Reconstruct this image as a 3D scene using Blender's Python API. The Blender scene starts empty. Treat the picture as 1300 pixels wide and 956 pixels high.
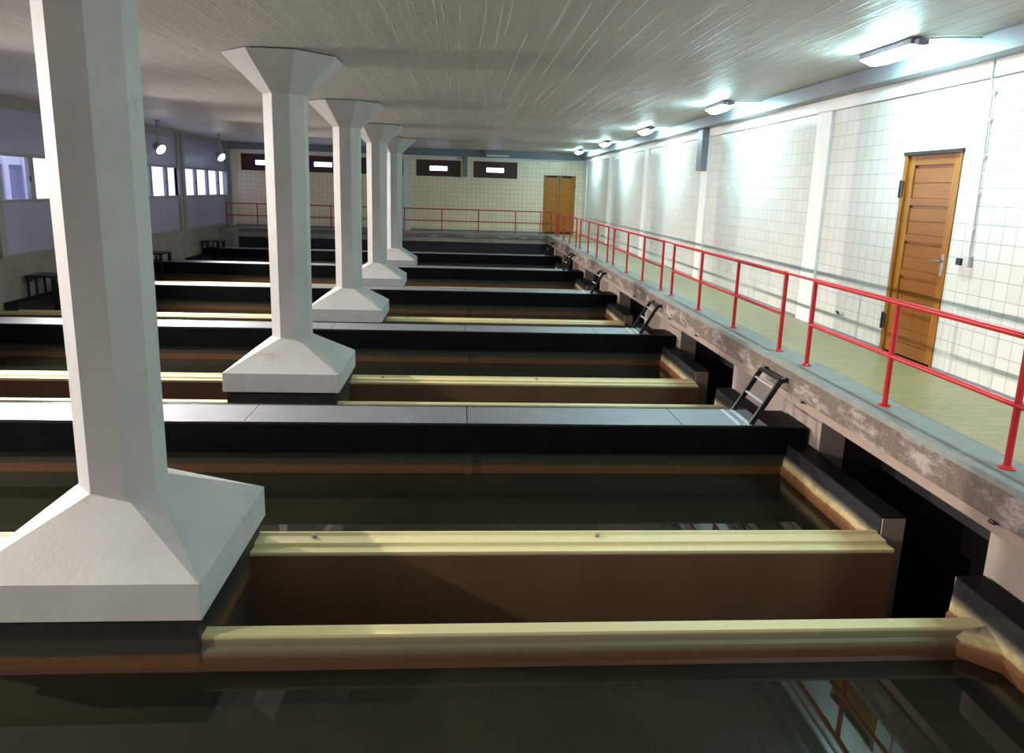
import bpy, bmesh, math, random
from mathutils import Vector, Matrix
random.seed(7)
C = bpy.context.scene.collection
PI = math.pi
P = 4.35                      # spacing of columns, basins and wall bays
XW, XC, XL, YR, ZC = 4.39, 3.05, -8.2, 26.6, 2.86

# ------------------------------------------------------------------ helpers
def box(bm, x0, x1, y0, y1, z0, z1, bev=0.0):
    m = bmesh.new()
    bmesh.ops.create_cube(m, size=1.0)
    for v in m.verts:
        v.co = Vector(((x0+x1)/2+v.co.x*(x1-x0), (y0+y1)/2+v.co.y*(y1-y0), (z0+z1)/2+v.co.z*(z1-z0)))
    if bev:
        bmesh.ops.bevel(m, geom=m.edges[:], offset=bev, segments=2, affect='EDGES', profile=0.5)
    merge(bm, m)
def merge(bm, m):
    me = bpy.data.meshes.new('tmp'); m.to_mesh(me); m.free(); bm.from_mesh(me); bpy.data.meshes.remove(me)
def rings(bm, rs, cap=True):
    """loft closed rings of equal length"""
    vs = [[bm.verts.new(p) for p in r] for r in rs]
    n = len(rs[0])
    for a, b in zip(vs, vs[1:]):
        for i in range(n):
            j = (i+1) % n
            try: bm.faces.new((a[i], a[j], b[j], b[i]))
            except ValueError: pass
    if cap:
        bm.faces.new(list(reversed(vs[0]))); bm.faces.new(vs[-1])
def prism(bm, prof, axis, a, b):
    """profile of (p, q) pairs swept along an axis: axis 'x' -> (y, z), axis 'y' -> (x, z)"""
    f = (lambda t, p: (t, p[0], p[1])) if axis == 'x' else (lambda t, p: (p[0], t, p[1]))
    rings(bm, [[f(a, p) for p in prof], [f(b, p) for p in prof]])
def tube(bm, pts, r, n=12, flat=None):
    """round (or flat = (w, h)) bar along a polyline"""
    pts = [Vector(p) for p in pts]
    rs = []
    up0 = Vector((0, 0, 1))
    for i, p in enumerate(pts):
        d = (pts[min(i+1, len(pts)-1)]-pts[max(i-1, 0)]).normalized()
        u = up0 if abs(d.z) < .95 else Vector((0, 1, 0))
        s = d.cross(u).normalized(); t = s.cross(d).normalized()
        if flat:
            w, h = flat[0]/2, flat[1]/2
            rs.append([p+s*a+t*b for a, b in ((-w, -h), (w, -h), (w, h), (-w, h))])
        else:
            rs.append([p+s*math.cos(2*PI*k/n)*r+t*math.sin(2*PI*k/n)*r for k in range(n)])
    rings(bm, rs)
def disc(bm, c, r, h, n=20, r2=None):
    r2 = r if r2 is None else r2
    rings(bm, [[(c[0]+rr*math.cos(2*PI*k/n), c[1]+rr*math.sin(2*PI*k/n), c[2]+dz) for k in range(n)] for rr, dz in ((r, 0), (r2, h))])
def base_of(p):
    v = Vector((0, 0, 0))
    while p is not None: v += p.location; p = p.parent
    return v
def obj(name, bm, mat, parent=None, smooth=False):
    # shapes are built in world coordinates and stored relative to their thing
    if parent is not None: bmesh.ops.translate(bm, vec=-base_of(parent), verts=bm.verts[:])
    bmesh.ops.recalc_face_normals(bm, faces=bm.faces[:])
    me = bpy.data.meshes.new(name); bm.to_mesh(me); bm.free()
    if smooth:
        for p in me.polygons: p.use_smooth = True
        try: me.set_sharp_from_angle(angle=math.radians(35))
        except Exception: pass
    me.materials.append(mat)
    o = bpy.data.objects.new(name, me); C.objects.link(o)
    if parent is not None:
        o.parent = parent
    return o
def mk(name, mat, *boxes, parent=None, bev=0.0):
    bm = bmesh.new()
    for b in boxes: box(bm, *b, bev)
    return obj(name, bm, mat, parent)
def tag(o, label=None, cat=None, group=None, kind=None):
    if label: o['label'] = label
    if cat: o['category'] = cat
    if group: o['group'] = group
    if kind: o['kind'] = kind
    return o
def thing(name, loc, label, cat, group=None, kind=None):
    o = bpy.data.objects.new(name, None); C.objects.link(o); o.location = loc; o.empty_display_size = .1
    return tag(o, label, cat, group, kind)
def dup(root, dx, dy, label, group=None):
    """copy a thing with its parts and sub-parts and move the copy"""
    r = root.copy(); C.objects.link(r); r.location = root.location+Vector((dx, dy, 0)); r['label'] = label
    if group: r['group'] = group
    for ch in list(root.children):
        c = ch.copy(); C.objects.link(c); c.parent = r
        for g in list(ch.children):
            d = g.copy(); C.objects.link(d); d.parent = c
            if d.type == 'LIGHT': pass
    return r

# ------------------------------------------------------------------ materials
def mat(name, col, rough=.6, metal=0.0, spec=.5):
    m = bpy.data.materials.new(name); m.use_nodes = True
    b = m.node_tree.nodes['Principled BSDF']
    b.inputs['Base Color'].default_value = (*col, 1); b.inputs['Roughness'].default_value = rough
    b.inputs['Metallic'].default_value = metal; b.inputs['Specular IOR Level'].default_value = spec
    return m
class N:
    def __init__(s, m):
        s.t = m.node_tree; s.b = s.t.nodes['Principled BSDF']
    def new(s, typ, **k):
        n = s.t.nodes.new(typ)
        for a, v in k.items(): setattr(n, a, v)
        return n
    def link(s, a, b): s.t.links.new(a, b)
    def pos(s, scale=(1, 1, 1)):
        g = s.new('ShaderNodeTexCoord'); mp = s.new('ShaderNodeMapping'); mp.inputs['Scale'].default_value = scale
        s.link(g.outputs['Object'], mp.inputs['Vector']); return mp.outputs['Vector']
    def wpos(s, scale=(1, 1, 1), rot=(0, 0, 0), loc=(0, 0, 0)):
        g = s.new('ShaderNodeNewGeometry'); mp = s.new('ShaderNodeMapping')
        mp.inputs['Scale'].default_value = scale; mp.inputs['Rotation'].default_value = rot; mp.inputs['Location'].default_value = loc
        s.link(g.outputs['Position'], mp.inputs['Vector']); return mp.outputs['Vector']
    def noise(s, vec, scale, detail=4, rough=.6):
        n = s.new('ShaderNodeTexNoise'); n.inputs['Scale'].default_value = scale
        n.inputs['Detail'].default_value = detail; n.inputs['Roughness'].default_value = rough
        s.link(vec, n.inputs['Vector']); return n.outputs['Fac']
    def ramp(s, fac, stops):
        r = s.new('ShaderNodeValToRGB'); e = r.color_ramp.elements
        while len(e) > 1: e.remove(e[-1])
        for i, (p, c) in enumerate(stops):
            c = (c, c, c) if isinstance(c, (int, float)) else c
            if i == 0: e[0].position = p; e[0].color = (*c, 1)
            else: x = e.new(p); x.color = (*c, 1)
        s.link(fac, r.inputs['Fac']); return r.outputs['Color']
    def mix(s, fac, a, b, mode='MIX'):
        n = s.new('ShaderNodeMix', data_type='RGBA', blend_type=mode)
        for v, i in ((fac, n.inputs[0]), (a, n.inputs[6]), (b, n.inputs[7])):
            if hasattr(v, 'links'): s.link(v, i)
            elif isinstance(v, (int, float)): i.default_value = v if i.type == 'VALUE' else (v, v, v, 1)
            else: i.default_value = (*v, 1)
        return n.outputs[2]
    def math(s, op, a, b=0.0):
        n = s.new('ShaderNodeMath', operation=op)
        for v, i in ((a, n.inputs[0]), (b, n.inputs[1])):
            if hasattr(v, 'links'): s.link(v, i)
            else: i.default_value = v
        return n.outputs[0]
    def color(s, c): s.link(c, s.b.inputs['Base Color'])
    def bump(s, h, dist=.01, strength=.6):
        n = s.new('ShaderNodeBump'); n.inputs['Distance'].default_value = dist; n.inputs['Strength'].default_value = strength
        s.link(h, n.inputs['Height']); s.link(n.outputs['Normal'], s.b.inputs['Normal']); return n
    def sep(s, v):
        n = s.new('ShaderNodeSeparateXYZ'); s.link(v, n.inputs[0]); return n.outputs

def mottled(name, c0, c1, scale, rough=.7, bump=.004, bscale=60, stretch=(1, 1, 1), spec=.4):
    m = mat(name, c0, rough, spec=spec); n = N(m)
    n.color(n.ramp(n.noise(n.wpos(stretch), scale, 6), [(.3, c0), (.7, c1)]))
    if bump: n.bump(n.noise(n.wpos(), bscale, 5), bump, .7)
    return m

def tile_wall(name, plane, c1, c2, grout, size=.15, off=(0, 0)):
    m = mat(name, c1, .22, spec=.5); n = N(m)
    p = n.sep(n.wpos())
    u = p[1] if plane == 'x' else p[0]
    cm = n.new('ShaderNodeCombineXYZ'); n.link(n.math('ADD', u, off[0]), cm.inputs[0]); n.link(n.math('ADD', p[2], off[1]), cm.inputs[1])
    br = n.new('ShaderNodeTexBrick'); br.offset = 0.0; br.squash = 1.0
    br.inputs['Scale'].default_value = 1.0; br.inputs['Brick Width'].default_value = size; br.inputs['Row Height'].default_value = size
    br.inputs['Mortar Size'].default_value = .0035; br.inputs['Mortar Smooth'].default_value = .3
    br.inputs['Color1'].default_value = (*c1, 1); br.inputs['Color2'].default_value = (*c2, 1); br.inputs['Mortar'].default_value = (*grout, 1)
    n.link(cm.outputs[0], br.inputs['Vector']); n.color(br.outputs['Color'])
    n.link(n.ramp(br.outputs['Fac'], [(0, .2), (1, .8)]), n.b.inputs['Roughness'])
    n.bump(n.math('SUBTRACT', 1.0, br.outputs['Fac']), .002, .5)
    return m

M = {}
M['tile_r'] = tile_wall('white_wall_tile', 'x', (.67, .66, .62), (.63, .615, .57), (.30, .32, .30), .15, (.05, 0))
M['tile_b'] = tile_wall('cream_wall_tile', 'y', (.90, .74, .53), (.85, .69, .48), (.30, .24, .17), .155, (.0, .02))
M['plaster'] = mottled('white_plaster', (.78, .77, .74), (.72, .71, .68), 3, .6, .002)
M['column'] = mottled('white_painted_concrete', (.54, .525, .505), (.46, .45, .435), 2.2, .62, .003, 40)
nn = N(M['column'])  # brownish scuffs scattered over the paint
sc_ = nn.ramp(nn.noise(nn.wpos(loc=(3, 1, 2)), 2.6, 8, .75), [(.60, 0.0), (.70, .6)])
old = nn.b.inputs['Base Color'].links[0].from_socket
nn.color(nn.mix(sc_, old, (.36, .29, .19)))

# ceiling: painted board-marked concrete, joints run along the hall
m = mat('painted_board_marked_concrete', (.5, .47, .43), .5, spec=.35); n = N(m)
v = n.wpos((7.5, .22, 1)); streak = n.noise(v, 1.0, 5, .65)
v2 = n.wpos((1, .16, 1)); p = n.sep(v2)
def joints(pitch, lw, off):
    # board joints: straight lines along the hall, each board's joint broken up along its length
    px_ = n.sep(n.wpos())
    wob = n.math('MULTIPLY', n.noise(n.wpos((.3, .12, 1), loc=(off, 0, 0)), 1.0, 2), .25)
    t_ = n.math('DIVIDE', n.math('ADD', n.math('ADD', px_[0], off), wob), pitch)
    fr_ = n.math('ABSOLUTE', n.math('SUBTRACT', n.math('FRACT', t_), .5))
    ln = n.ramp(fr_, [(0, 1.0), (lw, 0.0)])
    cm_ = n.new('ShaderNodeCombineXYZ'); n.link(n.math('FLOOR', t_), cm_.inputs[0]); n.link(n.math('MULTIPLY', px_[1], .33), cm_.inputs[1])
    gate = n.ramp(n.noise(cm_.outputs[0], 1.9, 2), [(.48, 0.0), (.58, 1.0)])
    return n.math('MULTIPLY', ln, gate)
jn = n.math('MAXIMUM', joints(.19, .05, .03), joints(.47, .022, .31))
blot = n.noise(n.wpos((1, .6, 1)), .9, 5)
c = n.mix(n.ramp(streak, [(.3, 0.0), (.75, 1.0)]), (.50, .475, .44), (.60, .575, .535))
c = n.mix(n.ramp(blot, [(.35, 0.0), (.7, .5)]), c, (.46, .435, .40))
c = n.mix(n.math('MULTIPLY', jn, .35), c, (.62, .6, .56))
n.color(c)
h = n.math('ADD', n.math('MULTIPLY', streak, .5), n.math('MULTIPLY', jn, .9))
h = n.math('ADD', h, n.math('MULTIPLY', n.noise(n.wpos((3, 1.2, 1)), 2.2, 4), 1.2))
n.bump(h, .014, .75)
M['ceiling'] = m

# walkway tiles: small ochre-green quarry tiles
m = mat('ochre_floor_tile', (.5, .45, .25), .38, spec=.5); n = N(m)
br = n.new('ShaderNodeTexBrick'); br.offset = .5; br.inputs['Scale'].default_value = 1; br.inputs['Brick Width'].default_value = .2; br.inputs['Row Height'].default_value = .1
br.inputs['Mortar Size'].default_value = .003; br.inputs['Mortar Smooth'].default_value = .2; br.inputs['Bias'].default_value = -.1
br.inputs['Color1'].default_value = (.33, .265, .12, 1); br.inputs['Color2'].default_value = (.24, .225, .115, 1); br.inputs['Mortar'].default_value = (.11, .10, .065, 1)
n.link(n.wpos(), br.inputs['Vector'])
n.color(n.mix(n.ramp(n.noise(n.wpos(), 1.5, 5), [(.4, 0.0), (.7, .45)]), br.outputs['Color'], (.28, .26, .15)))
n.bump(n.math('SUBTRACT', 1.0, br.outputs['Fac']), .002, .5)
M['floor'] = m
M['stone'] = mottled('grey_green_stone', (.26, .275, .255), (.20, .212, .195), 9, .7, .003, 120)

# rough curb face with lime bloom
m = mat('rough_stained_concrete', (.3, .24, .2), .85, spec=.3); n = N(m)
c = n.ramp(n.noise(n.wpos((1, 1, 1)), 26, 7, .8), [(.3, (.12, .09, .07)), (.7, (.25, .195, .16))])
bl = n.noise(n.wpos((1, 1.2, 4.0), loc=(0, 2, 0)), 1.7, 8, .72)
c = n.mix(n.ramp(bl, [(.50, 0.0), (.60, .85)]), c, (.46, .40, .375))
st = n.noise(n.wpos((1, 7, .7)), 1.0, 5, .7)
c = n.mix(n.ramp(st, [(.35, .55), (.5, 0.0)]), c, (.12, .09, .075))
n.color(c); n.bump(n.noise(n.wpos(), 34, 7, .75), .012, .9)
M['curb'] = m
M['strip'] = mottled('smooth_tan_concrete', (.36, .27, .215), (.27, .205, .165), 4, .75, .003)
M['pier'] = mottled('tan_plastered_concrete', (.34, .27, .23), (.26, .21, .18), 2.5, .75, .004)
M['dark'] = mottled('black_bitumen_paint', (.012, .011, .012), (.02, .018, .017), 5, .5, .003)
M['black'] = mottled('black_tarred_concrete', (.0025, .0025, .003), (.005, .005, .006), 7, .5, .004, 40, spec=.08)
M['brown'] = mottled('brown_painted_channel_wall', (.135, .072, .036), (.10, .055, .028), 2.2, .5, .003, 20, (1, 1, .5))
M['gutter'] = mottled('old_grey_concrete', (.33, .30, .26), (.22, .20, .17), 3, .8, .006)

def banded(name, stops, z0, z1, wob=.05, rough=.5, speck=.35, zn=2.2):
    """coat and deposits layered by height, their edges broken by noise"""
    m = mat(name, (.1, .1, .1), rough, spec=.4); n = N(m)
    z = n.sep(n.wpos())[2]
    w = n.math('MULTIPLY', n.math('SUBTRACT', n.noise(n.wpos((1, 1, .3)), zn, 6, .7), .5), wob)
    zz = n.math('ADD', z, w)
    f = n.math('DIVIDE', n.math('SUBTRACT', zz, z0), z1-z0)
    c = n.ramp(f, [((zz_-z0)/(z1-z0), col) for zz_, col in stops])
    c = n.mix(n.ramp(n.noise(n.wpos(), 14, 6, .7), [(.35, speck), (.6, 0.0)]), c, (.03, .028, .022))
    n.color(c); n.bump(n.noise(n.wpos(), 30, 5), .004, .6)
    return m
M['basin'] = banded('tarred_basin_wall_with_rust_band', [(-2.3, (.02, .02, .012)), (-1.075, (.04, .03, .015)), (-1.06, (.135, .055, .018)), (-.995, (.125, .06, .024)), (-.975, (.035, .034, .022)), (-.90, (.028, .03, .022)), (-.87, (.012, .012, .012))], -2.3, -.75, .012)
M['parapet'] = banded('parapet_face_cream_under_black', [(-2.3, (.03, .02, .01)), (-1.075, (.13, .05, .02)), (-.985, (.24, .11, .045)), (-.97, (.60, .46, .21)), (-.935, (.58, .48, .27)), (-.90, (.20, .18, .13)), (-.865, (.022, .022, .024)), (-.74, (.012, .012, .013))], -2.3, -.7, .07, .35, zn=1.3)
M['lip'] = banded('cream_coated_channel_lip', [(-2.3, (.03, .02, .01)), (-1.08, (.05, .025, .014)), (-1.07, (.08, .032, .016)), (-1.02, (.10, .05, .026)), (-.99, (.16, .12, .07)), (-.985, (.16, .14, .09)), (-.925, (.24, .21, .13)), (-.912, (.66, .575, .30)), (-.8, (.70, .61, .33))], -2.3, -.8, .012, .45, speck=.06)
M['water'] = mat('still_green_brown_water', (.030, .031, .017), .02, spec=.5); n = N(M['water'])
n.b.inputs['IOR'].default_value = 1.33
n.color(n.ramp(n.noise(n.wpos(), 1.2, 3), [(.3, (.010, .011, .006)), (.7, (.016, .016, .009))]))
n.bump(n.noise(n.wpos(), 3, 2), .0012, .25)

# perforated walkway plate: rows of small round studs
m = mat('galvanised_perforated_plate', (.42, .45, .49), .45, .35); n = N(m)
ps = n.sep(n.wpos((45, 45, 0)))
sx = n.math('SINE', n.math('MULTIPLY', ps[0], PI)); sy = n.math('SINE', n.math('MULTIPLY', ps[1], PI))
dots = n.math('MULTIPLY', n.math('ABSOLUTE', sx), n.math('ABSOLUTE', sy))
c = n.mix(n.ramp(dots, [(.45, 0.0), (.7, 1.0)]), (.14, .15, .165), (.38, .405, .44))
c = n.mix(n.ramp(n.noise(n.wpos((1, 2, 1)), 2.0, 5), [(.42, 0.0), (.72, .5)]), c, (.30, .31, .33))
n.color(c); n.bump(dots, .003, .5)
M['plate'] = m
M['steel_black'] = mat('black_enamelled_steel', (.012, .012, .014), .3)
M['steel'] = mottled('bright_rung_steel', (.55, .57, .6), (.42, .43, .45), 8, .35, 0)
M['red'] = mottled('red_gloss_paint', (.50, .016, .022), (.43, .013, .018), 6, .32, .001, 30)
M['duct'] = mottled('grey_painted_duct', (.20, .21, .232), (.17, .18, .20), 3, .45, 0)
M['frame'] = mottled('grey_painted_frame', (.31, .305, .29), (.27, .265, .255), 5, .5, 0)
M['panel'] = mottled('grey_lilac_panel_glare_tint', (.36, .36, .52), (.32, .32, .46), 2, .32, 0)  # lilac deepened to put the blue daylight glare into the colour
M['housing'] = mat('grey_lamp_housing', (.22, .22, .27), .45)
M['grey'] = mat('grey_plastic', (.5, .5, .48), .5)
M['white'] = mat('white_plastic', (.75, .74, .7), .45)
M['chrome'] = mat('brushed_metal', (.55, .55, .57), .25, 1.0)
M['louvre'] = mottled('dark_stained_wood', (.055, .022, .018), (.085, .035, .026), 6, .4, .002, 30, (.3, 1, 6))

def wood(name, a, b, axis):
    m = mat(name, a, .3, spec=.3); n = N(m)
    sc = {'h': (2, 2, 22), 'v': (22, 22, 1.6)}[axis]
    v = n.wpos(sc); f = n.noise(v, 1.0, 6, .7)
    wv = n.new('ShaderNodeTexWave', wave_type='BANDS', bands_direction='Z' if axis == 'h' else 'DIAGONAL')
    wv.inputs['Scale'].default_value = .9; wv.inputs['Distortion'].default_value = 9; wv.inputs['Detail'].default_value = 3; wv.inputs['Detail Scale'].default_value = .6
    n.link(v, wv.inputs['Vector'])
    c = n.ramp(n.math('ADD', n.math('MULTIPLY', f, .65), n.math('MULTIPLY', wv.outputs['Fac'], .35)), [(.25, b), (.62, a)])
    n.color(c); n.bump(f, .002, .3)
    return m
M['wood_h'] = wood('varnished_pine_rails', (.25, .085, .008), (.12, .036, .004), 'h')
M['pine_h'] = wood('orange_pine_boards_lit_tone', (.50, .19, .022), (.30, .10, .012), 'h')  # boards and stiles brightened in the colour so the end door looks lit
M['pine_v'] = wood('orange_pine_stiles_lit_tone', (.46, .175, .02), (.30, .10, .012), 'v')
M['wood_v'] = wood('varnished_pine_stiles', (.33, .125, .012), (.18, .058, .006), 'v')

def emit(name, col, s):
    m = mat(name, (.8, .8, .8), .4); b = m.node_tree.nodes['Principled BSDF']
    b.inputs['Emission Color'].default_value = (*col, 1); b.inputs['Emission Strength'].default_value = s
    return m
FLUO = (.56, .93, 1.0)
M['tube'] = emit('lit_frosted_diffuser', FLUO, 150.0)
M['bulb'] = emit('lit_flood_glass', (1.0, .92, .86), 18.0)
M['slot'] = emit('daylit_slot_pane', (.62, .70, 1.0), 6.0)
m = bpy.data.materials.new('window_glass'); m.use_nodes = True; t = m.node_tree; t.nodes.clear()
o_ = t.nodes.new('ShaderNodeOutputMaterial'); tr = t.nodes.new('ShaderNodeBsdfTransparent'); tr.inputs[0].default_value = (.9, .92, 1, 1)
gl = t.nodes.new('ShaderNodeBsdfGlossy'); gl.inputs['Roughness'].default_value = .03; mx = t.nodes.new('ShaderNodeMixShader'); fr = t.nodes.new('ShaderNodeMath'); fr.operation = 'MULTIPLY_ADD'; fr.inputs[1].default_value = .5; fr.inputs[2].default_value = .03
pw = t.nodes.new('ShaderNodeMath'); pw.operation = 'POWER'; pw.inputs[1].default_value = 4; lw_ = t.nodes.new('ShaderNodeLayerWeight'); lw_.inputs[0].default_value = .5
t.links.new(lw_.outputs['Facing'], pw.inputs[0]); t.links.new(pw.outputs[0], fr.inputs[0])
t.links.new(fr.outputs[0], mx.inputs[0]); t.links.new(tr.outputs[0], mx.inputs[1]); t.links.new(gl.outputs[0], mx.inputs[2]); t.links.new(mx.outputs[0], o_.inputs[0])
M['glass'] = m
M['outer'] = mottled('pale_rendered_wall', (.30, .30, .38), (.24, .24, .32), 1, .8, 0)

# ------------------------------------------------------------------ room shell
def struct(name, m, *boxes, bev=0.0, label=None):
    return tag(mk(name, m, *boxes, bev=bev), label, kind='structure')
Y0 = -3.2
DY0, DY1, DZ = 6.27, 7.12, 2.0       # side door opening
struct('wall_right', M['tile_r'], (XW, XW+.2, Y0, DY0, 0, ZC), (XW, XW+.2, DY1, YR, 0, ZC), (XW, XW+.2, DY0, DY1, DZ, ZC))
RX0, RX1, RZ = 2.92, 4.08, 2.08
wins = [-6.98+2.035*i for i in range(5)]
ZW0, ZW1, HW = 1.92, 2.49, .79
bx = [(-8.4, RX0, YR, YR+.2, -2.3, ZW0), (RX1, XW+.2, YR, YR+.2, -2.3, ZC), (RX0, RX1, YR, YR+.2, RZ, ZC), (RX0, RX1, YR, YR+.2, -2.3, 0), (-8.4, RX0, YR, YR+.2, ZW1, ZC)]
xs = [-8.4]+[w+s*HW for w in wins for s in (-1, 1)]+[RX0]
for a, b in zip(xs[::2], xs[1::2]): bx.append((a, b, YR, YR+.2, ZW0, ZW1))
struct('wall_rear', M['tile_b'], *bx)
struct('wall_near', M['plaster'], (-8.4, XW+.2, Y0-.2, Y0, -2.3, ZC))
struct('wall_left', M['gutter'], (XL-.2, XL, Y0, YR, -2.3, 0.0))
struct('trim_1', M['gutter'], (XL-.2, XL+.07, Y0, YR, .0, .05), bev=.008)
struct('ceiling', M['ceiling'], (-8.4, XW+.2, Y0-.2, YR+.2, ZC, ZC+.2))
struct('floor', M['floor'], (3.38, XW, Y0, YR, -.12, 0.0), (XL, 3.38, 26.02, YR, -.12, 0.0))
struct('floor.001', M['dark'], (XL, XW, Y0, YR, -2.4, -2.3))
# plaster pilasters and head band on the side wall
bm = bmesh.new()
box(bm, XW-.035, XW, Y0, YR, 2.56, 2.70, .004)
struct('trim_2', M['plaster'], (XW-.035, XW+.01, Y0, YR-.02, 2.555, 2.70)); bm.free()
for k in range(-1, 5):
    y = 8.6635+k*P-(.02*k)
    if y+.35 > YR: continue
    struct('trim_3', M['plaster'], (XW-.035, XW+.01, y, y+.35, 0.001, 2.56))
struct('trim_4', M['plaster'], (-2.12, -1.86, YR-.035, YR+.01, 0.001, 2.56))
struct('trim_5', M['plaster'], (XL, -8.0, YR-.035, YR+.01, 0.001, 2.56))
struct('trim_6', M['plaster'], (XL, XW, YR-.035, YR+.01, 2.54, 2.64))
# dark skirting between the pilasters
for i, (a, b) in enumerate(((Y0, DY0-.02), (DY1+.02, 8.66), (9.02, 13.0), (13.35, 17.3), (17.7, 21.6), (22.0, 26.55))):
    struct('baseboard_right', M['duct'], (XW-.012, XW, a, b, .001, .028))
struct('baseboard_rear', M['duct'], (-8.0, RX0, YR-.012, YR, .001, .05))

# ducts under the ceiling
tag(mk('ceiling_duct', M['duct'], (4.17, XW, Y0, YR-.2, 2.69, ZC), bev=.006), 'long grey rectangular duct running under the ceiling along the white tiled wall', 'duct', 'grey ducts under the ceiling')
tag(mk('ceiling_duct', M['duct'], (XL, XW, YR-.22, YR-.037, 2.63, ZC), bev=.006), 'grey rectangular duct under the ceiling across the cream tiled end wall', 'duct', 'grey ducts under the ceiling')
tag(mk('drop_duct', M['duct'], (4.24, 4.354, 13.06, 13.32, 1.96, 2.69), bev=.004), 'short grey duct dropping down a white pilaster of the side wall', 'duct', 'grey drop ducts')
tag(mk('drop_duct', M['duct'], (.03, .15, 26.42, 26.56, 1.93, 2.63), bev=.004), 'short grey duct dropping between two dark windows of the end wall', 'duct', 'grey drop ducts')

# ------------------------------------------------------------------ walkway kerb and the wall that carries it
for nm, m_, bxs in (('trim_7', M['stone'], [(XC, 3.38, Y0, 25.75, -.05, 0.0), (XL, 3.38, 25.75, 26.02, -.05, 0.0)]),
                    ('trim_8', M['curb'], [(XC+.004, 3.38, Y0, 25.75, -.25, -.05), (XL, 3.38, 25.755, 26.02, -.17, -.05)]),
                    ('trim_9', M['strip'], [(XC+.03, 3.38, Y0, 25.75, -.335, -.25)]),
                    ('trim_10', M['gutter'], [(XL, 3.38, 25.79, 26.02, -.34, -.17)])):
    struct(nm, m_, *bxs, bev=.006)
ys = Y0
for k in range(-1, 6):
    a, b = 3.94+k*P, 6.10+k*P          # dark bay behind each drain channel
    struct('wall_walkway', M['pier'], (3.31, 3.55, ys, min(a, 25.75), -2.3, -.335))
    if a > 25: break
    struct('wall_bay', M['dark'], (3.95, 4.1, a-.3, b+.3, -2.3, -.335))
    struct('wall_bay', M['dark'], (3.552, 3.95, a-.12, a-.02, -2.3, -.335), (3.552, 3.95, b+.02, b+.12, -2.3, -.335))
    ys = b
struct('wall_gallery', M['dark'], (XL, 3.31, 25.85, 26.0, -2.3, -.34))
struct('trim_11', M['gutter'], (XL, -7.7, 25.2, 25.745, -2.3, -.02), bev=.01)

for y in (3.61, 5.99, 9.0, 10.23, 12.47, 17.2):
    tag(mk('drain_spout', M['steel_black'], (XC-.012, XC+.06, y, y+.05, -.268, -.245), bev=.008), 'small black drain spout under the rough kerb of the tiled walkway', 'drain spout', 'drain spouts under the kerb')
# slots for a drain cover across the walkway
tag(mk('drain_cover', M['dark'], (3.42, 4.2, 22.35, 22.52, 0.0, .008)), 'dark narrow drain cover lying across the tiled walkway', 'drain cover')

# ------------------------------------------------------------------ doors
def side_door():
    root = thing('door_1', (XW, (DY0+DY1)/2, 0), 'varnished brown wooden door with panels in the white tiled wall', None, kind='structure')
    x0 = XW-.012
    mk('door_frame', M['wood_v'], (x0, XW+.12, DY1-.05, DY1, 0, DZ), (x0, XW+.12, DY0, DY0+.03, 0, DZ), parent=root, bev=.003)
    mk('door_head', M['dark'], (XW-.02, XW+.12, DY0-.01, DY1+.01, DZ-.035, DZ), parent=root)
    a, b, x1 = DY0+.03, DY1-.05, XW+.012
    leaf = mk('door_leaf', M['wood_v'], (x1, x1+.045, a, a+.10, .02, DZ-.036), (x1, x1+.045, b-.09, b, .02, DZ-.036), parent=root, bev=.003)
    n = 5; top = DZ-.13; bot = .14; pitch = (top-bot)/n
    rails = [(x1+.001, x1+.044, a+.1, b-.09, top, DZ-.036), (x1+.001, x1+.044, a+.1, b-.09, .02, bot)]
    for i in range(1, n): rails.append((x1+.001, x1+.044, a+.1, b-.09, bot+i*pitch-.035, bot+i*pitch+.035))
    mk('door_rail', M['wood_h'], *rails, parent=root, bev=.003)
    for i in range(n):
        z0 = bot+i*pitch+(.035 if i else 0); z1 = bot+(i+1)*pitch-(.035 if i < n-1 else 0)
        bm = bmesh.new(); box(bm, x1+.026, x1+.04, a+.1, b-.09, z0, z1)
        h = (z1-z0-.024)/2     # two boards per panel, a shadow gap at the top
        for j in (0, 1): box(bm, x1+.014, x1+.028, a+.104, b-.094, z0+.002+j*h, z0+j*h+h-.003, .003)
        obj('door_panel', bm, M['wood_h'], root)
    mk('threshold_and_light_block', M['dark'], (XW+.062, XW+.1, DY0, DY1, 0, DZ), (XW-.005, XW+.062, DY0, DY1, -.02, .004), parent=root)  # threshold strip plus an added backing sheet that stops light leaking round the leaf
    hd = mk('door_handle', M['chrome'], (x1-.008, x1, a+.03, a+.07, .86, 1.06), parent=root, bev=.002)
    bm = bmesh.new(); tube(bm, [(x1, a+.05, 1.0), (x1-.045, a+.05, 1.0), (x1-.05, a+.075, 1.0), (x1-.05, a+.18, .99)], .009); obj('lever', bm, M['chrome'], hd)
    for z in (.24, 1.57):
        bm = bmesh.new(); box(bm, x0-.012, x0+.0, DY1-.045, DY1+.02, z, z+.15, .003); tube(bm, [(x0-.012, DY1+.0, z-.01), (x0-.012, DY1+.0, z+.16)], .011)
        obj('hinge', bm, M['steel_black'], root)
side_door()
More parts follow.
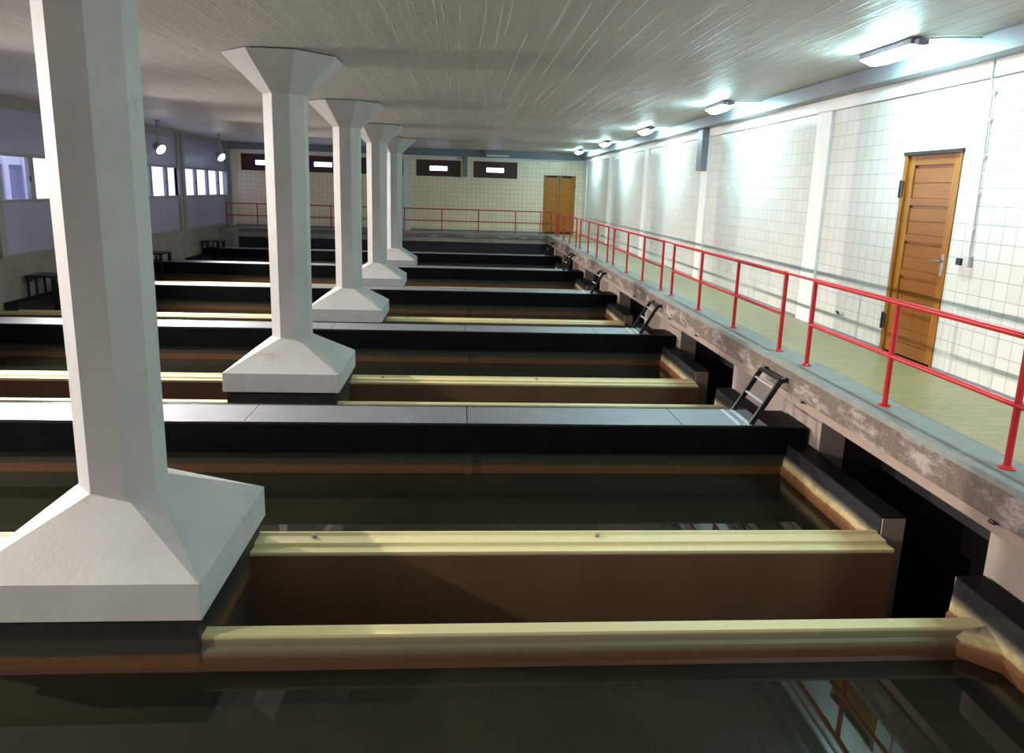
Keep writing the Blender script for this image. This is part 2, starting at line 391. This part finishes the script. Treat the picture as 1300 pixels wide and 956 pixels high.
def rear_door():
    root = thing('door_2', ((RX0+RX1)/2, YR, 0), 'double door of varnished orange pine in the cream end wall', None, kind='structure')
    y0 = YR-.01
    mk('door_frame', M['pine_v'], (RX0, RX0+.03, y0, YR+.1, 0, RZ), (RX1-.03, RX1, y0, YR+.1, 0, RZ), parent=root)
    mk('door_head', M['dark'], (RX0-.005, RX1+.005, y0-.005, YR+.1, RZ-.03, RZ), parent=root)
    xm = (RX0+RX1)/2
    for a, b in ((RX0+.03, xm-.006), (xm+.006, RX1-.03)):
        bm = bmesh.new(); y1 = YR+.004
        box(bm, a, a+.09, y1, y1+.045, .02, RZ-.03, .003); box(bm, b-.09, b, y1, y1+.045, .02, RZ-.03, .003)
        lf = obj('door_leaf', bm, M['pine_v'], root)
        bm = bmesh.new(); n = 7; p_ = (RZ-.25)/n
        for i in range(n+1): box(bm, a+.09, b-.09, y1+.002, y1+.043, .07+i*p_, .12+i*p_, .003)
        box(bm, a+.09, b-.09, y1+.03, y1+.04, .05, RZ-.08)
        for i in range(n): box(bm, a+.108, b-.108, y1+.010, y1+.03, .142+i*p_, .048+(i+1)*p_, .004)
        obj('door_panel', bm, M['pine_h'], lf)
    mk('threshold_and_light_block', M['dark'], (RX0, RX1, YR+.06, YR+.1, 0, RZ), (RX0, RX1, YR-.005, YR+.06, -.02, .004), parent=root)  # full-height sheet added behind the leaves to block stray daylight, then the threshold
    mk('bolt', M['steel_black'], (xm-.012, xm+.012, YR-.012, YR+.004, RZ-.25, RZ-.05), parent=root)
    for x in (RX0+.012, RX1-.012):
        for z in (.3, 1.65): mk('hinge', M['steel_black'], (x-.014, x+.014, y0-.014, y0, z, z+.14), parent=root)
rear_door()

# ------------------------------------------------------------------ windows
WN = [0]
def rear_window(x):
    WN[0] += 1
    root = thing('window_%d' % WN[0], (x, YR, ZW0), None, None, kind='structure')
    a, b = x-HW, x+HW
    mk('window_frame', M['louvre'], (a, a+.07, YR+.06, YR+.13, ZW0, ZW1), (b-.07, b, YR+.06, YR+.13, ZW0, ZW1), (a, b, YR+.06, YR+.13, ZW0, ZW0+.05), (a, b, YR+.06, YR+.13, ZW1-.05, ZW1), parent=root, bev=.003)
    bm = bmesh.new()
    for i in range(6):
        z = ZW0+.05+i*.079
        if .20 < z-ZW0 < .36: 
            box(bm, a+.07, x-.33, YR+.085, YR+.12, z, z+.072, .003); box(bm, x+.33, b-.07, YR+.085, YR+.12, z, z+.072, .003)
        else: box(bm, a+.07, b-.07, YR+.085, YR+.12, z, z+.072, .003)
    box(bm, a+.07, x-.31, YR+.121, YR+.135, ZW0+.05, ZW1-.05); box(bm, x+.31, b-.07, YR+.121, YR+.135, ZW0+.05, ZW1-.05)
    box(bm, x-.31, x+.31, YR+.121, YR+.135, ZW0+.05, ZW0+.20); box(bm, x-.31, x+.31, YR+.121, YR+.135, ZW0+.36, ZW1-.05)
    box(bm, x-.33, x-.31, YR+.085, YR+.121, ZW0+.20, ZW0+.37); box(bm, x+.31, x+.33, YR+.085, YR+.121, ZW0+.20, ZW0+.37)
    obj('window_board', bm, M['louvre'], root)
    mk('window_pane', M['slot'], (x-.31, x+.31, YR+.125, YR+.13, ZW0+.21, ZW0+.35), parent=root)
    mk('window_sill', M['plaster'], (a, b, YR-.02, YR+.06, ZW0-.02, ZW0), parent=root, bev=.003)
for x in wins: rear_window(x)

ZB0, ZB1 = 1.07, 1.84
def left_bay(yp):
    """one bay between two posts: grey panels below and above a row of four panes"""
    WN[0] += 1
    y0, y1 = yp+.18, yp+P-.18
    root = thing('window_%d' % WN[0], (XL, (y0+y1)/2, .05), None, None, kind='structure')
    x0, x1 = XL-.08, XL
    ps_ = [(yp+.36+1.045*i, yp+.36+1.045*i+.89) for i in range(4)]
    bm = bmesh.new()
    box(bm, x0, x1, y0, y1, ZB0-.06, ZB0, .004); box(bm, x0, x1, y0, y1, ZB1, ZB1+.06, .004)
    es = [y0]+[v for p_ in ps_ for v in p_]+[y1]
    for a, b in zip(es[::2], es[1::2]): box(bm, x0, x1-.004, a, b, ZB0, ZB1, .003)
    box(bm, x0, x1, y0, y1, .05, .09, .003); box(bm, x0, x1, y0, y1, 2.68, ZC, .003)
    obj('window_frame', bm, M['frame'], root)
    for i in (0, 1):
        a = y0 if i == 0 else (y0+y1)/2+.012; b = (y0+y1)/2-.012 if i == 0 else y1
        mk('window_panel', M['panel'], (x0+.01, x1-.012, a, b, .09, ZB0-.06), parent=root, bev=.003)
        mk('window_panel', M['panel'], (x0+.01, x1-.012, a, b, ZB1+.06, 2.68), parent=root, bev=.003)
    for a, b in ps_: mk('window_pane', M['glass'], (x0+.03, x0+.036, a, b, ZB0, ZB1), parent=root)
    for a, b in (ps_[0], ps_[2]): mk('window_catch', M['steel_black'], (x1-.005, x1+.02, b-.02, b+.0, 1.4, 1.5), parent=root)
PY = [22.1-P*i for i in range(6)]
for yp in PY: left_bay(yp)
for i, yp in enumerate(PY+[26.4]):
    bm = bmesh.new(); box(bm, XL-.1, XL+.06, yp-.18, yp-.02, .05, ZC, .01); box(bm, XL-.1, XL+.10, yp+.0, yp+.18, .05, ZC, .01)
    tag(obj('trim_12', bm, M['frame']), kind='structure')
struct('wall_left.001', M['plaster'], (XL-.1, XL, Y0, .18, .05, ZC))
# the pale building across the yard, seen through the first panes
b_ = thing('outbuilding', (-11.0, 14.0, -.5), 'pale lilac rendered building seen outside through the side windows', 'building')
mk('wall', M['outer'], (-11.4, -11.0, 8, 19.6, -.5, 1.95), parent=b_)
mk('plinth', M['white'], (-11.0, -10.9, 8, 19.6, -.5, .62), parent=b_)
bm = bmesh.new()
for y in (17.4, 18.4, 19.2): tube(bm, [(-10.85, y, -.5), (-10.85, y, 1.95)], .07)
obj('downpipe', bm, M['white'], b_, True)
mk('roof_edge', M['white'], (-11.4, -10.9, 8, 19.6, 1.75, 1.95), parent=b_)

# ------------------------------------------------------------------ columns
CX, CY = -1.973, 4.165
def octo(a, c, z, cx=CX, cy=CY): return [(cx+x, cy+y, z) for x, y in ((-c, -a), (c, -a), (a, -c), (a, c), (c, a), (-c, a), (-a, c), (-a, -c))]
def sq8(h, z): return [(CX+x, CY+y, z) for x, y in ((-h+.004, -h), (h-.004, -h), (h, -h+.004), (h, h-.004), (h-.004, h), (-h+.004, h), (-h, h-.004), (-h, -h+.004))]
ord_ = ['nearest and largest of the row, at the front of the hall', 'second from the front, standing behind the first pale perforated walkway', 'third in the row, between the second and fourth columns', 'fourth in the row, between the third column and the last', 'last of the row, closest to the cream tiled end wall']
col = thing('concrete_column', (CX, CY, -.75), 'white octagonal concrete column, '+ord_[0], 'column', 'white concrete columns down the middle of the basins', 'thing')
bm = bmesh.new(); rings(bm, [octo(.215, .09, -.23), octo(.215, .09, .4), octo(.22, .092, 1.5), octo(.222, .093, 2.46)]); obj('shaft', bm, M['column'], col)
bm = bmesh.new(); rings(bm, [octo(.223, .094, 2.46), octo(.60, .25, ZC-.012)]); obj('capital', bm, M['column'], col)
bm = bmesh.new(); rings(bm, [sq8(.633, -.76), sq8(.633, -.55), octo(.216, .09, -.23)]); obj('base', bm, M['column'], col)
mk('plinth', M['basin'], (CX-.60, CX+.60, CY-.60, CY+.60, -2.29, -.76), parent=col)
for k in range(1, 5): dup(col, 0, k*P, 'white octagonal concrete column, '+ord_[k])

# ------------------------------------------------------------------ basins: walkways, channels, parapets, water
nth = ['nearest', 'second nearest', 'third nearest', 'fourth nearest', 'farthest']
XE = 3.275
bm = bmesh.new(); wy = 6.285
wk = thing('basin_walkway', (0, wy, -.85), 'black walkway beam topped with pale perforated plates, nearest and widest in view', 'walkway', 'walkways across the basins')
box(bm, XL+.002, XE, wy, wy+.555, -.86, -.592, .008); obj('beam', bm, M['black'], wk)
mk('wall', M['basin'], (XL+.002, XE, wy+.035, wy+.52, -2.295, -.86), parent=wk)
mk('edge_angle', M['steel_black'], (XL+.01, 2.905, wy+.004, wy+.018, -.60, -.576), (XL+.01, 2.905, wy+.537, wy+.551, -.60, -.576), parent=wk)
ex = [2.9, 2.08, .075, -1.92, -3.92, -5.92, -7.92]
for a, b in zip(ex[1:], ex[:-1]): mk('perforated_plate', M['plate'], (a+.004, b-.004, wy+.02, wy+.535, -.592, -.58), parent=wk)
bm = bmesh.new(); box(bm, .06, .13, wy+.018, wy+.036, -1.5, -.86, .004); obj('joint_strip', bm, M['basin'], wk)
for k in range(1, 5): dup(wk, 0, k*P, 'black walkway beam topped with pale perforated plates, '+['', 'second from the front, behind the second column', 'third from the front, beyond the third column', 'fourth from the front', 'last before the end wall'][k])

whr = ['at the foot of the nearest column', 'at the foot of the second column', 'at the foot of the third column', 'at the foot of the fourth column', 'at the foot of the last column', 'just before the end wall']
ch = thing('drain_channel', (0, 4.1, -2.3), 'deep brown drain channel between two cream lips, '+whr[0], 'drain channel', 'drain channels between the basins')
XR = 3.10
prism_n = [(3.60, -.90), (3.69, -.90), (3.69, -2.29), (3.52, -2.29), (3.52, -1.075), (3.565, -1.06), (3.575, -.975), (3.60, -.965)]
bm = bmesh.new(); prism(bm, prism_n, 'x', XL+.003, XR); obj('near_lip', bm, M['lip'], ch)
mk('near_wall', M['brown'], (XL+.003, XR, 3.691, 3.70, -2.29, -.925), parent=ch)
prism_f = [(4.52, -.90), (4.62, -.905), (4.625, -.885), (4.735, -.885), (4.75, -.87), (4.765, -.87), (4.765, -2.29), (4.52, -2.29)]
bm = bmesh.new(); prism(bm, prism_f, 'x', XL+.003, XR); obj('far_lip', bm, M['lip'], ch)
mk('far_wall', M['brown'], (XL+.003, XR, 4.508, 4.519, -2.29, -.925), parent=ch)
bm = bmesh.new()
bm.free()
for x in (-1.0, .98): mk('anchor', M['gutter'], (x, x+.03, 4.69, 4.72, -.885, -.865), parent=ch, bev=.004)
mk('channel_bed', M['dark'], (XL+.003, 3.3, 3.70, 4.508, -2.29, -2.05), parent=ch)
for k in range(1, 5): dup(ch, 0, k*P, 'deep brown drain channel between two cream lips, '+whr[k])

def parapet(y0, y1, side, label, corner=None):
    """basin side wall: black top, cream sloping inner face down to the rust band"""
    s = side
    f = (lambda x: x) if s > 0 else (lambda x: -4.84-x+.02)      # mirror for the window side
    root = thing('basin_parapet', (f(3.2), y0, -2.29), label, 'parapet', 'parapets at the ends of the basins')
    prof = [(3.28, -.758), (3.28, -2.29), (3.075, -2.29), (3.075, -1.0), (3.09, -.985), (3.095, -.90), (3.10, -.80), (3.105, -.758)]
    if s > 0:
        bm = bmesh.new(); prism(bm, [(f(a), b) for a, b in prof], 'y', y0, y1); obj('wall', bm, M['parapet'], root)
        mk('end_face', M['pier'], (3.108, 3.281, y0-.012, y0, -2.29, -.757) if corner == 'far' else (3.108, 3.281, y1, y1+.012, -2.29, -.757), parent=root)
        mk('coping', M['black'], (3.10, 3.285, y0-.004 if corner == 'far' else y0, y1, -.757, -.745), parent=root, bev=.003)
        yc = y1 if corner == 'near' else y0
        bm = bmesh.new()
        if corner == 'near':   # fillet in the corner beside the channel lip
            pts = [[(2.88, 3.6+y1-3.9, z), (3.085, 3.6+y1-3.9, z), (3.085, 3.40+y1-3.9, z)] for z in (-2.29, -1.0)]+[[(2.97, 3.6+y1-3.9, -.925), (3.098, 3.6+y1-3.9, -.895), (3.098, 3.50+y1-3.9, -.925)]]
            rings(bm, pts); obj('corner_fillet', bm, M['parapet'], root)
        else: bm.free()
    else:
        mk('wall', M['basin'], (XL+.003, XL+.24, y0, y1, -2.29, -.757), parent=root)
        mk('coping', M['black'], (XL+.003, XL+.25, y0, y1, -.757, -.745), parent=root, bev=.003)
ordn = ['first', 'second', 'third', 'fourth', 'fifth', 'last']
for k in range(0, 5):
    parapet(4.72+k*P, 6.32+k*P, 1, 'short black-topped parapet under the tiled walkway, running from the %s channel back to the beam' % ordn[k], 'far')
    parapet(2.44+k*P if k else Y0+.001, 3.90+k*P, 1, 'short black-topped parapet under the tiled walkway, on the near side of the %s channel' % ordn[k], 'near')
    if k >= 1: parapet(4.72+k*P, 6.32+k*P, -1, 'low dark parapet on the window side, beyond the %s channel' % ordn[k], 'far')
wl = ['still dark water in the foreground, in front of the nearest channel']+['still dark water between the %s walkway and the channel behind it' % ordn[k-1] for k in range(1, 5)]+['still dark water behind the last walkway']
for k in range(0, 6):
    y0 = Y0+.001 if k == 0 else 2.455+k*P; y1 = (3.6+k*P) if k < 5 else 25.845
    tag(mk('basin_water', M['water'], (XL+.003, 3.085, y0, y1, -1.10, -1.07)), wl[k], 'water', 'water in the basins', 'stuff')
    if k < 5: tag(mk('basin_water', M['water'], (XL+.003, 3.085, 4.76+k*P, 6.33+k*P, -1.10, -1.07)), 'still dark water between the %s channel and the black beam behind it' % ordn[k], 'water', 'water in the basins', 'stuff')

# ------------------------------------------------------------------ ladders
def ladder():
    y0, y1 = 6.33, 6.78
    root = thing('steel_ladder', (2.75, y0, -.58), 'short black steel ladder from the nearest walkway up to the kerb', 'ladder', 'short ladders from the walkways to the kerb')
    def rail(y):
        bm = bmesh.new()
        pts = [(2.74, y, -.58), (2.955, y, -.20), (2.985, y, -.155), (3.03, y, -.14), (3.10, y, -.15)]
        tube(bm, [(p[0], p[1]-.0, p[2]) for p in pts], .02, flat=(.028, .045)); return obj('rail', bm, M['steel_black'], root)
    rail(y0); rail(y1)
    bm = bmesh.new(); tube(bm, [(2.985, y0, -.14), (2.985, y1, -.14)], .02, flat=(.035, .03)); obj('top_bar', bm, M['steel_black'], root)
    for t in (.52, .9):
        x = 2.74+.22*t*.98; z = -.58+.40*t
        mk('rung', M['steel'], (x-.012, x+.014, y0+.012, y1-.012, z-.005, z+.005), parent=root)
    for x in (2.62, 2.72): mk('foot_plate', M['steel'], (x, x+.03, y0-.02, y1+.02, -.58, -.572), parent=root)
    return root
ld = ladder()
for k in range(1, 5): dup(ld, 0, k*P, 'short black steel ladder up to the kerb, '+['', 'at the second walkway', 'at the third walkway', 'at the fourth walkway', 'at the last walkway, farthest away'][k])
# black step frames on the window side
st = thing('step_frame', (-7.9, 14.1, -.745), 'black steel step frame by the window wall, seen beside the nearest column', 'step', 'black step frames by the window wall')
for y in (14.05, 14.6):
    for x in (-8.13, -7.98): mk('leg', M['steel_black'], (x, x+.035, y, y+.035, -.745, -.36), parent=st)
for y in (14.05, 14.6): mk('leg', M['steel_black'], (-7.67, -7.60, y, y+.05, -2.29, -.36), parent=st)
mk('step_top', M['steel_black'], (-8.15, -7.58, 14.03, 14.66, -.36, -.325), parent=st, bev=.004)
bm = bmesh.new(); tube(bm, [(-8.11, 14.066, -.46), (-8.02, 14.066, -.37)], .012); obj('brace', bm, M['steel_black'], st)
dup(st, 0, 4.9, 'black steel step frame by the window wall, above the fourth walkway')
dup(st, 0, 9.3, 'black steel step frame by the window wall, closest to the end wall')

# ------------------------------------------------------------------ handrails
XRL, ZR, ZM, RR = 3.2247, .79, .385, .0205
def flange(bm, x, y):
    disc(bm, (x, y, 0.0), .048, .008); disc(bm, (x, y, .008), .04, .012, r2=.024)
def rail_section(ys, nxt, label):
    root = thing('handrail', (XRL, ys[0], 0), label, 'handrail', 'red handrails of the walkways')
    for y in ys:
        bm = bmesh.new(); tube(bm, [(XRL, y, .005), (XRL, y, ZR-.005)], RR); po = obj('post', bm, M['red'], root, True)
        bm = bmesh.new(); flange(bm, XRL, y); obj('foot_flange', bm, M['red'], po, True)
    bm = bmesh.new(); tube(bm, [(XRL, ys[0], ZR), (XRL, ys[-1], ZR)], RR+.002)
    obj('top_rail', bm, M['red'], root, True)
    bm = bmesh.new(); tube(bm, [(XRL, ys[0], ZM), (XRL, ys[-1], ZM)], RR-.001); obj('mid_rail', bm, M['red'], root, True)
    if nxt: bm = bmesh.new(); tube(bm, [(XRL, ys[-1]-.01, ZR+.004), (XRL, nxt+.0, ZR+.004)], .014); obj('link_bar', bm, M['red'], root, True)
sec = [[2.52, 3.8077, 5.0725, 6.3525], [6.9568, 8.2201, 9.5212, 10.83], [11.4392, 12.6707, 13.9496, 15.2618], [15.8955, 17.1686, 18.4224, 19.745], [20.4095, 21.68, 22.955, 24.351]]
lb = ['red tubular handrail section beside the wooden side door', 'red tubular handrail section second from the front, by the first white pilaster', 'red tubular handrail section third from the front', 'red tubular handrail section fourth from the front', 'red tubular handrail section farthest along the side walkway, before the corner']
for i, s_ in enumerate(sec): rail_section(s_, sec[i+1][0] if i < 4 else 24.85, lb[i])
root = thing('handrail', (-2, 25.92, 0), 'long red handrail in front of the cream tiled end wall', 'handrail', 'red handrails of the walkways')
rx = [2.7806, 1.8877, .5754, -.7137, -2.0206, -3.3, -4.5685, -5.82, -7.0772, -8.12]
corner = [(3.2247, 24.85, 0), (3.19, 25.92, 0)]
for x, y in [(x, 25.92) for x in rx]+[(3.2247, 24.85), (3.16, 25.92)]:
    bm = bmesh.new(); tube(bm, [(x, y, .005), (x, y, ZR-.005)], RR-.002); po = obj('post', bm, M['red'], root, True)
    bm = bmesh.new(); flange(bm, x, y); obj('foot_flange', bm, M['red'], po, True)
for nm, z in (('top_rail', ZR), ('mid_rail', ZM)):
    bm = bmesh.new(); tube(bm, [(-8.12, 25.92, z), (3.16, 25.92, z)], RR-.002); tube(bm, [(3.16, 25.92, z), (3.2247, 24.85, z)], RR-.002); obj(nm, bm, M['red'], root, True)

# ------------------------------------------------------------------ lamps
LY = [6.55+4.4*k for k in range(-1, 5)]
def rbox(bm, x0, x1, y0, y1, z0, z1, r, taper=.0):
    box(bm, x0, x1, y0, y1, z0, z1, r)
def fluo(y):
    root = thing('strip_lamp', (3.77, y, ZC), 'lit fluorescent lamp with frosted cover on the ceiling, just out of frame', 'ceiling lamp', 'lit strip lamps along the side wall')
    rbox(bm := bmesh.new(), 3.69, 3.86, y-.40, y+.40, ZC-.055, ZC-.001, .012); obj('housing', bm, M['housing'], root)
    bm = bmesh.new()
    rs = []
    for i in range(9):       # rounded bowl along its length
        t = i/8; yy = y-.385+.77*t
        e = math.sqrt(max(0.02, 1-abs(2*t-1)**4))
        rs.append([(3.775+.078*math.cos(a), yy, ZC-.056-.075*e*abs(math.sin(a))) for a in [PI*j/10 for j in range(11)]])
    rings(bm, rs); obj('diffuser', bm, M['tube'], root, True)
    bm = bmesh.new(); box(bm, 3.72, 3.80, y-.47, y-.40, ZC-.07, ZC-.015, .008); obj('end_box', bm, M['housing'], root)
    bm = bmesh.new(); tube(bm, [(3.77, y-.46, ZC-.02), (3.9, y-.52, ZC-.016), (4.05, y-.56, ZC-.016), (4.18, y-.60, ZC-.02)], .006); obj('cable', bm, M['grey'], root)
    return root
fl = fluo(LY[1])
fl['label'] = 'lit fluorescent lamp on the ceiling above the side door, nearest and largest'
for k, t in ((2, 'second from the front'), (3, 'third from the front'), (4, 'fourth from the front'), (5, 'smallest and farthest, near the end wall')):
    dup(fl, 0, LY[k]-LY[1], 'lit fluorescent lamp with frosted cover on the ceiling, '+t)
dup(fl, 0, LY[0]-LY[1], 'lit fluorescent lamp with frosted cover on the ceiling, in front of the nearest in view')

FX = -7.12
def flood(y):
    root = thing('flood_lamp', (FX, y, ZC), 'lit round flood lamp hanging by the window wall', 'flood lamp', 'flood lamps hanging by the window wall')
    bm = bmesh.new(); tube(bm, [(FX, y, ZC), (FX, y, 2.33)], .04); disc(bm, (FX, y, ZC-.02), .06, .02); obj('hanger', bm, M['housing'], root)
    d = Vector((.80, -.30, -.58)).normalized(); c = Vector((FX, y, 2.24))
    bm = bmesh.new(); s = d.cross(Vector((0, 0, 1))).normalized(); t = s.cross(d)
    rs = []
    for u, r in ((-.14, .035), (-.12, .07), (-.03, .10), (.06, .125), (.077, .125)):
        rs.append([c+d*u+s*r*math.cos(2*PI*k/20)+t*r*math.sin(2*PI*k/20) for k in range(20)])
    rings(bm, rs); obj('lamp_head', bm, M['housing'], root, True)
    bm = bmesh.new(); rs = []
    for u, r in ((.078, .12), (.11, .095), (.125, .04)):
        rs.append([c+d*u+s*r*math.cos(2*PI*k/20)+t*r*math.sin(2*PI*k/20) for k in range(20)])
    rings(bm, rs); obj('lamp_glass', bm, M['bulb'], root, True)
    L = bpy.data.lights.new('flood_beam', 'SPOT'); L.energy = FLOOD; L.color = (1, .92, .86); L.spot_size = math.radians(116); L.spot_blend = .75; L.shadow_soft_size = .07
    lo = bpy.data.objects.new('flood_beam', L); C.objects.link(lo); lo.location = c+d*.145-root.location
    lo.rotation_euler = d.to_track_quat('-Z', 'Y').to_euler(); lo.parent = root
    return root
FLOOD = 1900.0
fd = flood(22.35)
fd['label'] = 'lit round flood lamp hanging by the windows, the one closer to the end wall'
for i, t in enumerate(['the one seen just behind the nearest column', 'hidden behind the nearest column', 'fourth from the end wall', 'fifth from the end wall', 'nearest the front']):
    dup(fd, 0, -P*(i+1), 'lit round flood lamp hanging by the windows, '+t)

# hood of an unlit ceiling lamp by the end wall
hd = thing('ceiling_hood', (1.2, 26.1, ZC), 'small grey tapered ceiling fitting with white underside by the end wall', 'ceiling fitting')
bm = bmesh.new(); rings(bm, [[(1.2+sx*a, 26.1+sy*b, z) for sx, sy in ((-1, -1), (1, -1), (1, 1), (-1, 1))] for a, b, z in ((.40, .12, 2.70), (.5, .2, ZC-.002))]); obj('hood', bm, M['duct'], hd)
mk('underside', M['white'], (.82, 1.58, 25.99, 26.21, 2.655, 2.70), parent=hd, bev=.01)

# ------------------------------------------------------------------ small fittings on the walls
tag(mk('alarm_box', M['white'], (4.2, 4.3, YR-.05, YR, 2.34, 2.48), bev=.008), 'small white box high on the end wall beside the corner', 'alarm box')
sw = thing('wall_switch', (XW, 5.985, 1.0), 'grey switch box at the foot of a thin conduit beside the side door', 'switch')
mk('switch_box', M['grey'], (XW-.04, XW, 5.95, 6.02, .985, 1.08), parent=sw, bev=.004)
mk('socket', M['steel_black'], (XW-.045, XW, 6.045, 6.105, .99, 1.05), parent=sw, bev=.006)
bm = bmesh.new(); tube(bm, [(XW-.014, 5.985, 1.08), (XW-.012, 5.99, 1.5), (XW-.014, 6.0, 2.0), (XW-.02, 6.005, 2.45), (XW-.045, 6.01, 2.56), (XW-.045, 6.01, 2.70)], .007)
cd = tag(obj('wall_conduit', bm, M['grey']), 'thin grey conduit running down the tiles from the duct to the switch', 'conduit')
for z in (1.3, 1.6, 1.9, 2.2, 2.42):
    mk('clip', M['white'], (XW-.024, XW, 5.975, 6.015, z, z+.02), parent=cd)
def tap(y, z, label):
    r = thing('wall_tap', (XW, y, z), label, 'tap', 'small taps low on the tiled wall')
    bm = bmesh.new(); tube(bm, [(XW, y, z), (XW-.07, y, z), (XW-.09, y, z-.03)], .010); obj('spout', bm, M['chrome'], r, True)
    bm = bmesh.new(); tube(bm, [(XW-.05, y, z), (XW-.05, y+.03, z+.03), (XW-.05, y+.055, z+.03)], .014); obj('tap_knob', bm, M['steel_black'], r, True)
tap(7.93, .225, 'small chrome tap low on the tiles between the side door and the first pilaster')
tap(22.3, .21, 'small tap low on the side wall near the corner')

# ------------------------------------------------------------------ daylight, camera, colour
w = bpy.data.worlds.new('World'); bpy.context.scene.world = w; w.use_nodes = True
bg = w.node_tree.nodes['Background']; bg.inputs[0].default_value = (.66, .69, 1.0, 1); bg.inputs[1].default_value = 2.3

f, pit, ya, ro, H = 916.7143, -.2059, .0731, .0312, 1.5154
F = Vector((math.sin(ya)*math.cos(pit), math.cos(ya)*math.cos(pit), math.sin(pit)))
R = Vector((math.cos(ya), -math.sin(ya), 0)); U = R.cross(F)
R2 = R*math.cos(ro)+U*math.sin(ro); U2 = -R*math.sin(ro)+U*math.cos(ro)
cam = bpy.data.cameras.new('camera'); co = bpy.data.objects.new('camera', cam); C.objects.link(co)
mw = Matrix.Identity(4)
for i in range(3): mw[i][0], mw[i][1], mw[i][2] = R2[i], U2[i], -F[i]
mw[0][3], mw[1][3], mw[2][3] = 0, 0, H
co.matrix_world = mw
cam.sensor_width = 36; cam.lens = f/1300*36; cam.shift_y = -(478-433)/1300.0; cam.clip_start = .05
sc = bpy.context.scene; sc.camera = co
sc.view_settings.view_transform = 'Standard'; sc.view_settings.look = 'None'; sc.view_settings.gamma = 1.0; sc.view_settings.use_curve_mapping = False
sc.view_settings.exposure = 0.2
sc.cycles.use_denoising = True
sc.cycles.max_bounces = 8; sc.cycles.diffuse_bounces = 5
